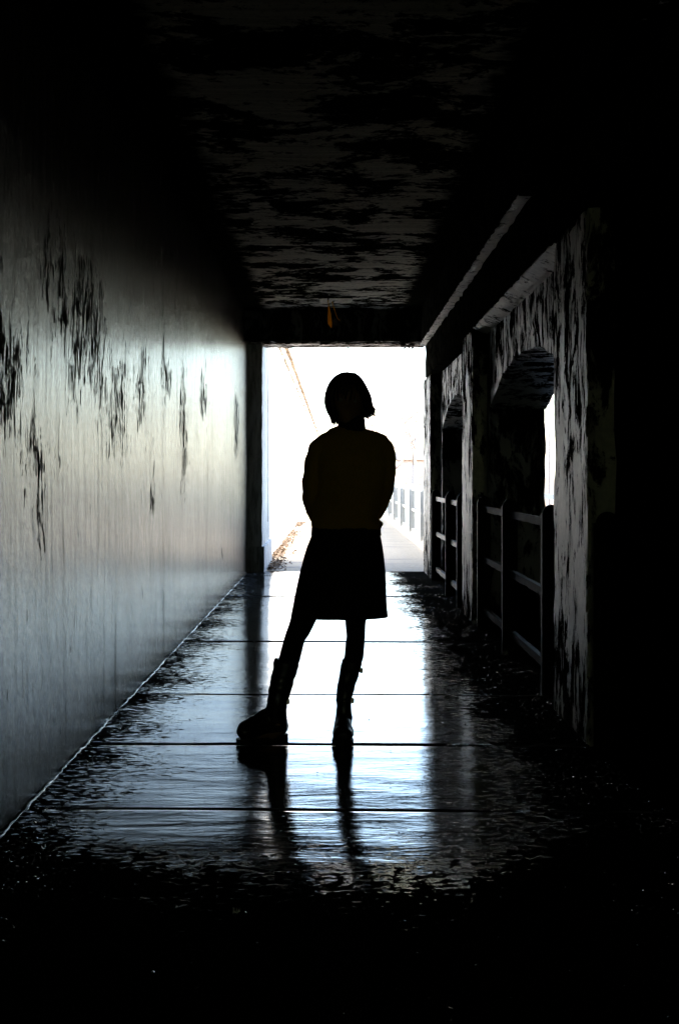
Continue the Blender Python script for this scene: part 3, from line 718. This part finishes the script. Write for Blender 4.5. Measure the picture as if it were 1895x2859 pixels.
# image-left boot, toe turned out to the left
h0 = W(-.236, PY+.085, .05); tdir = W(-.190, -.145, 0)
fl_ = [(h0+tdir*t+W(0, 0, dz), r) for t, dz, r in ((-.05, 0, .028), (.03, .005, (.036, .050)), (.25, .032, (.042, .086)), (.5, .026, (.044, .067)), (.75, .014, (.047, .053)), (.92, .008, (.044, .045)), (1.02, .0, (.030, .032)))]
sl = outline([h0+tdir*t for t in (-.07, -.04, .03, .3, .6, .85, 1.0, 1.06)], [.012, .028, .036, .034, .042, .046, .034, .014])
boot('boot', [(662, 1528, .015, .0605), (656, 1556, .015, .057), (648, 1587, .015, .054), (641, 1620, .012, .048), (637, 1645, .02, .049), (639, 1672, .03, .048), (641, 1695, .03, .042)],
     fl_, sl, [(640, 1623, .012, .0485, 1)], 3)
# image-right boot, toe towards the camera
h1 = W((793-770)/K, PY+.12, .05); td = W(-.004, -.225, 0)
fr_ = [(h1+td*t+W(0, 0, dz), r) for t, dz, r in ((-.13, 0, .026), (0, .005, (.036, .048)), (.25, .03, (.037, .070)), (.5, .014, (.042, .058)), (.75, .002, (.050, .046)), (.95, -.004, (.045, .040)), (1.05, -.010, (.024, .024)))]
sr = outline([h1+td*t for t in (-.20, -.15, 0, .3, .6, .82, .98, 1.06)], [.012, .028, .036, .034, .046, .050, .036, .010])
boot('boot', [(815, 1530, .035, .0485), (807, 1562, .04, .0445), (799.5, 1590, .045, .042), (795.5, 1612, .05, .039), (794, 1640, .05, .036), (795, 1662, .05, .039), (794, 1690, .05, .038)],
     fr_, sr, [(811, 1553, .04, .0475, 1), (795, 1624, .05, .0385, 1)], 6)
# hair: cap plus many tapered locks, flicked out on the image-right side
HT = [(859, 797, 808), (862, 787, 819), (868, 776, 827), (876, 768, 834), (888, 760, 842), (902, 755, 849), (917, 752, 855), (930, 751.5, 858), (943, 754, 860), (953, 758, 860.5), (962, 763, 859), (970, 766, 852)]
def hx(y):
    for (a, l0, r0), (b, l1, r1) in zip(HT, HT[1:]):
        if y <= b: t = max(0, (y-a)/(b-a)); return l0+(l1-l0)*t, r0+(r1-r0)*t
    return HT[-1][1], HT[-1][2]
def hair_pt(th, y, off=0):
    l, r = hx(y); cx = (l+r)/2; rx = (r-l)/2/K; t = (y-859)/111; ry = .118*math.sqrt(max(.02, 1-(max(0, .42-t)/.42)**2.2))
    return Vector(((cx-770)/K+(rx+off)*math.cos(th), PY+.008+(ry+off)*math.sin(th), (1717-y)/K))
bm = bmesh.new(); N = 64; rows = []
ysr = [859.3+1.2*i for i in range(6)]+[867+4.0*i for i in range(25)]
for y in ysr: rows.append([bm.verts.new(hair_pt(2*math.pi*s/N, y, -.004)) for s in range(N)])
for (y, r0), (y2, r1) in zip(zip(ysr, rows), zip(ysr[1:], rows[1:])):
    for s in range(N):
        th = 2*math.pi*(s+.5)/N; fa = abs(((th-1.5*math.pi+math.pi) % (2*math.pi))-math.pi)   # angle from the face direction
        if y > 884 and fa < R(46) + (y < 900)*(-.2): continue
        bm.faces.new((r0[s], r0[(s+1) % N], r1[(s+1) % N], r1[s]))
bm.faces.new(rows[0])
for v in [v for v in bm.verts if not v.link_faces]: bm.verts.remove(v)
cap = obj('hair', bm, M['hair'], ps, True); s = cap.modifiers.new('s', 'SOLIDIFY'); s.thickness = .012; s.offset = -1
bm = bmesh.new(); rr = random.Random(31)
for i in range(620):
    th = rr.uniform(0, 2*math.pi); fa = abs(((th-1.5*math.pi+math.pi) % (2*math.pi))-math.pi)
    if fa < R(44): 
        yend = rr.uniform(880, 890)
    else:
        side = math.cos(th); yend = (978 if side < 0 else 962)+rr.uniform(-14, 4) if abs(side) > .3 else 972+rr.uniform(-10, 6)
        if side < -.3: yend = 972+rr.uniform(-14, 11)
    th0 = th+rr.uniform(-.15, .15); y0 = rr.uniform(860, 875) if rr.random() < .7 else rr.uniform(875, 930)
    fine_ = rr.random() < .45; n = 11; pts = []; rs = []
    flick = ((.030 if fine_ else .018)*rr.random() if math.cos(th) > .2 else (.012*rr.random()-.004 if fine_ else -.004)) ; r0 = .0014 if fine_ else rr.uniform(.003, .006)
    off = rr.uniform(-.002, .0015)+(.003*rr.random() if fine_ else 0)
    ph = rr.uniform(0, 6)
    for q in range(n):
        t = q/(n-1); y = y0+(yend-y0)*t; tt = th0*(1-t)+th*t
        p = hair_pt(tt, min(y, 970), off)
        if y > 970: p.z = (1717-y)/K; 
        rad = Vector((math.cos(th), math.sin(th), 0)); e = max(0, (t-.78)/.22)
        p += rad*flick*e**1.5 + Vector((0, 0, .006*e*e*(1 if math.cos(th) > .2 else 0)))+Vector((math.sin(t*5+ph), math.cos(t*4+ph), 0))*.0012
        pts.append(p); rs.append(r0*(1-.85*max(0, (t-.6)/.4)))
    tube(bm, pts, rs, 4, cap=False)
# stray wisps
for (a, b, c, d, e2, f2) in ((857, 905, 868, 915, 880, 921), (760, 882, 752, 905, 751, 930), (762, 885, 750.5, 900, 749, 935), (859, 940, 866, 946, 868, 955), (766, 955, 763, 970, 769, 984), (768, 960, 765, 975, 771, 987), (758, 935, 752, 943, 750, 946), (757, 930, 752, 941, 748.5, 945), (800, 862, 790, 861, 778, 868)):
    tube(bm, [P(a, b), P(c, d), P(e2, f2)], [.0010, .0009, .0004], 4, cap=False)
lk = obj('hair_locks', bm, M['hair'], None, True); lk.parent = cap
for (a, b, c, d, e2, f2, r0) in ((848, 940, 856, 953, 867, 960.5, .013), (846, 950, 852, 959, 862, 961.5, .011), (853, 926, 859, 942, 865, 947, .009), (842, 952, 846, 962, 853, 968, .010), (769, 950, 768.5, 968, 767.5, 984, .009), (774, 955, 773, 970, 771, 982, .012), (781, 958, 779, 972, 778, 981, .012), (765, 937, 759, 942, 750.5, 945, .007)):
    bm = bmesh.new(); m1 = P(a, b, .0).lerp(P(c, d, .0), .5)
    tube(bm, [P(a, b), m1, P(c, d), P(c, d).lerp(P(e2, f2), .5), P(e2, f2)], [r0, r0*.95, r0*.7, r0*.38, .0006], 8)
    q = obj('hair_tip', bm, M['hair'], None, True); q.parent = cap
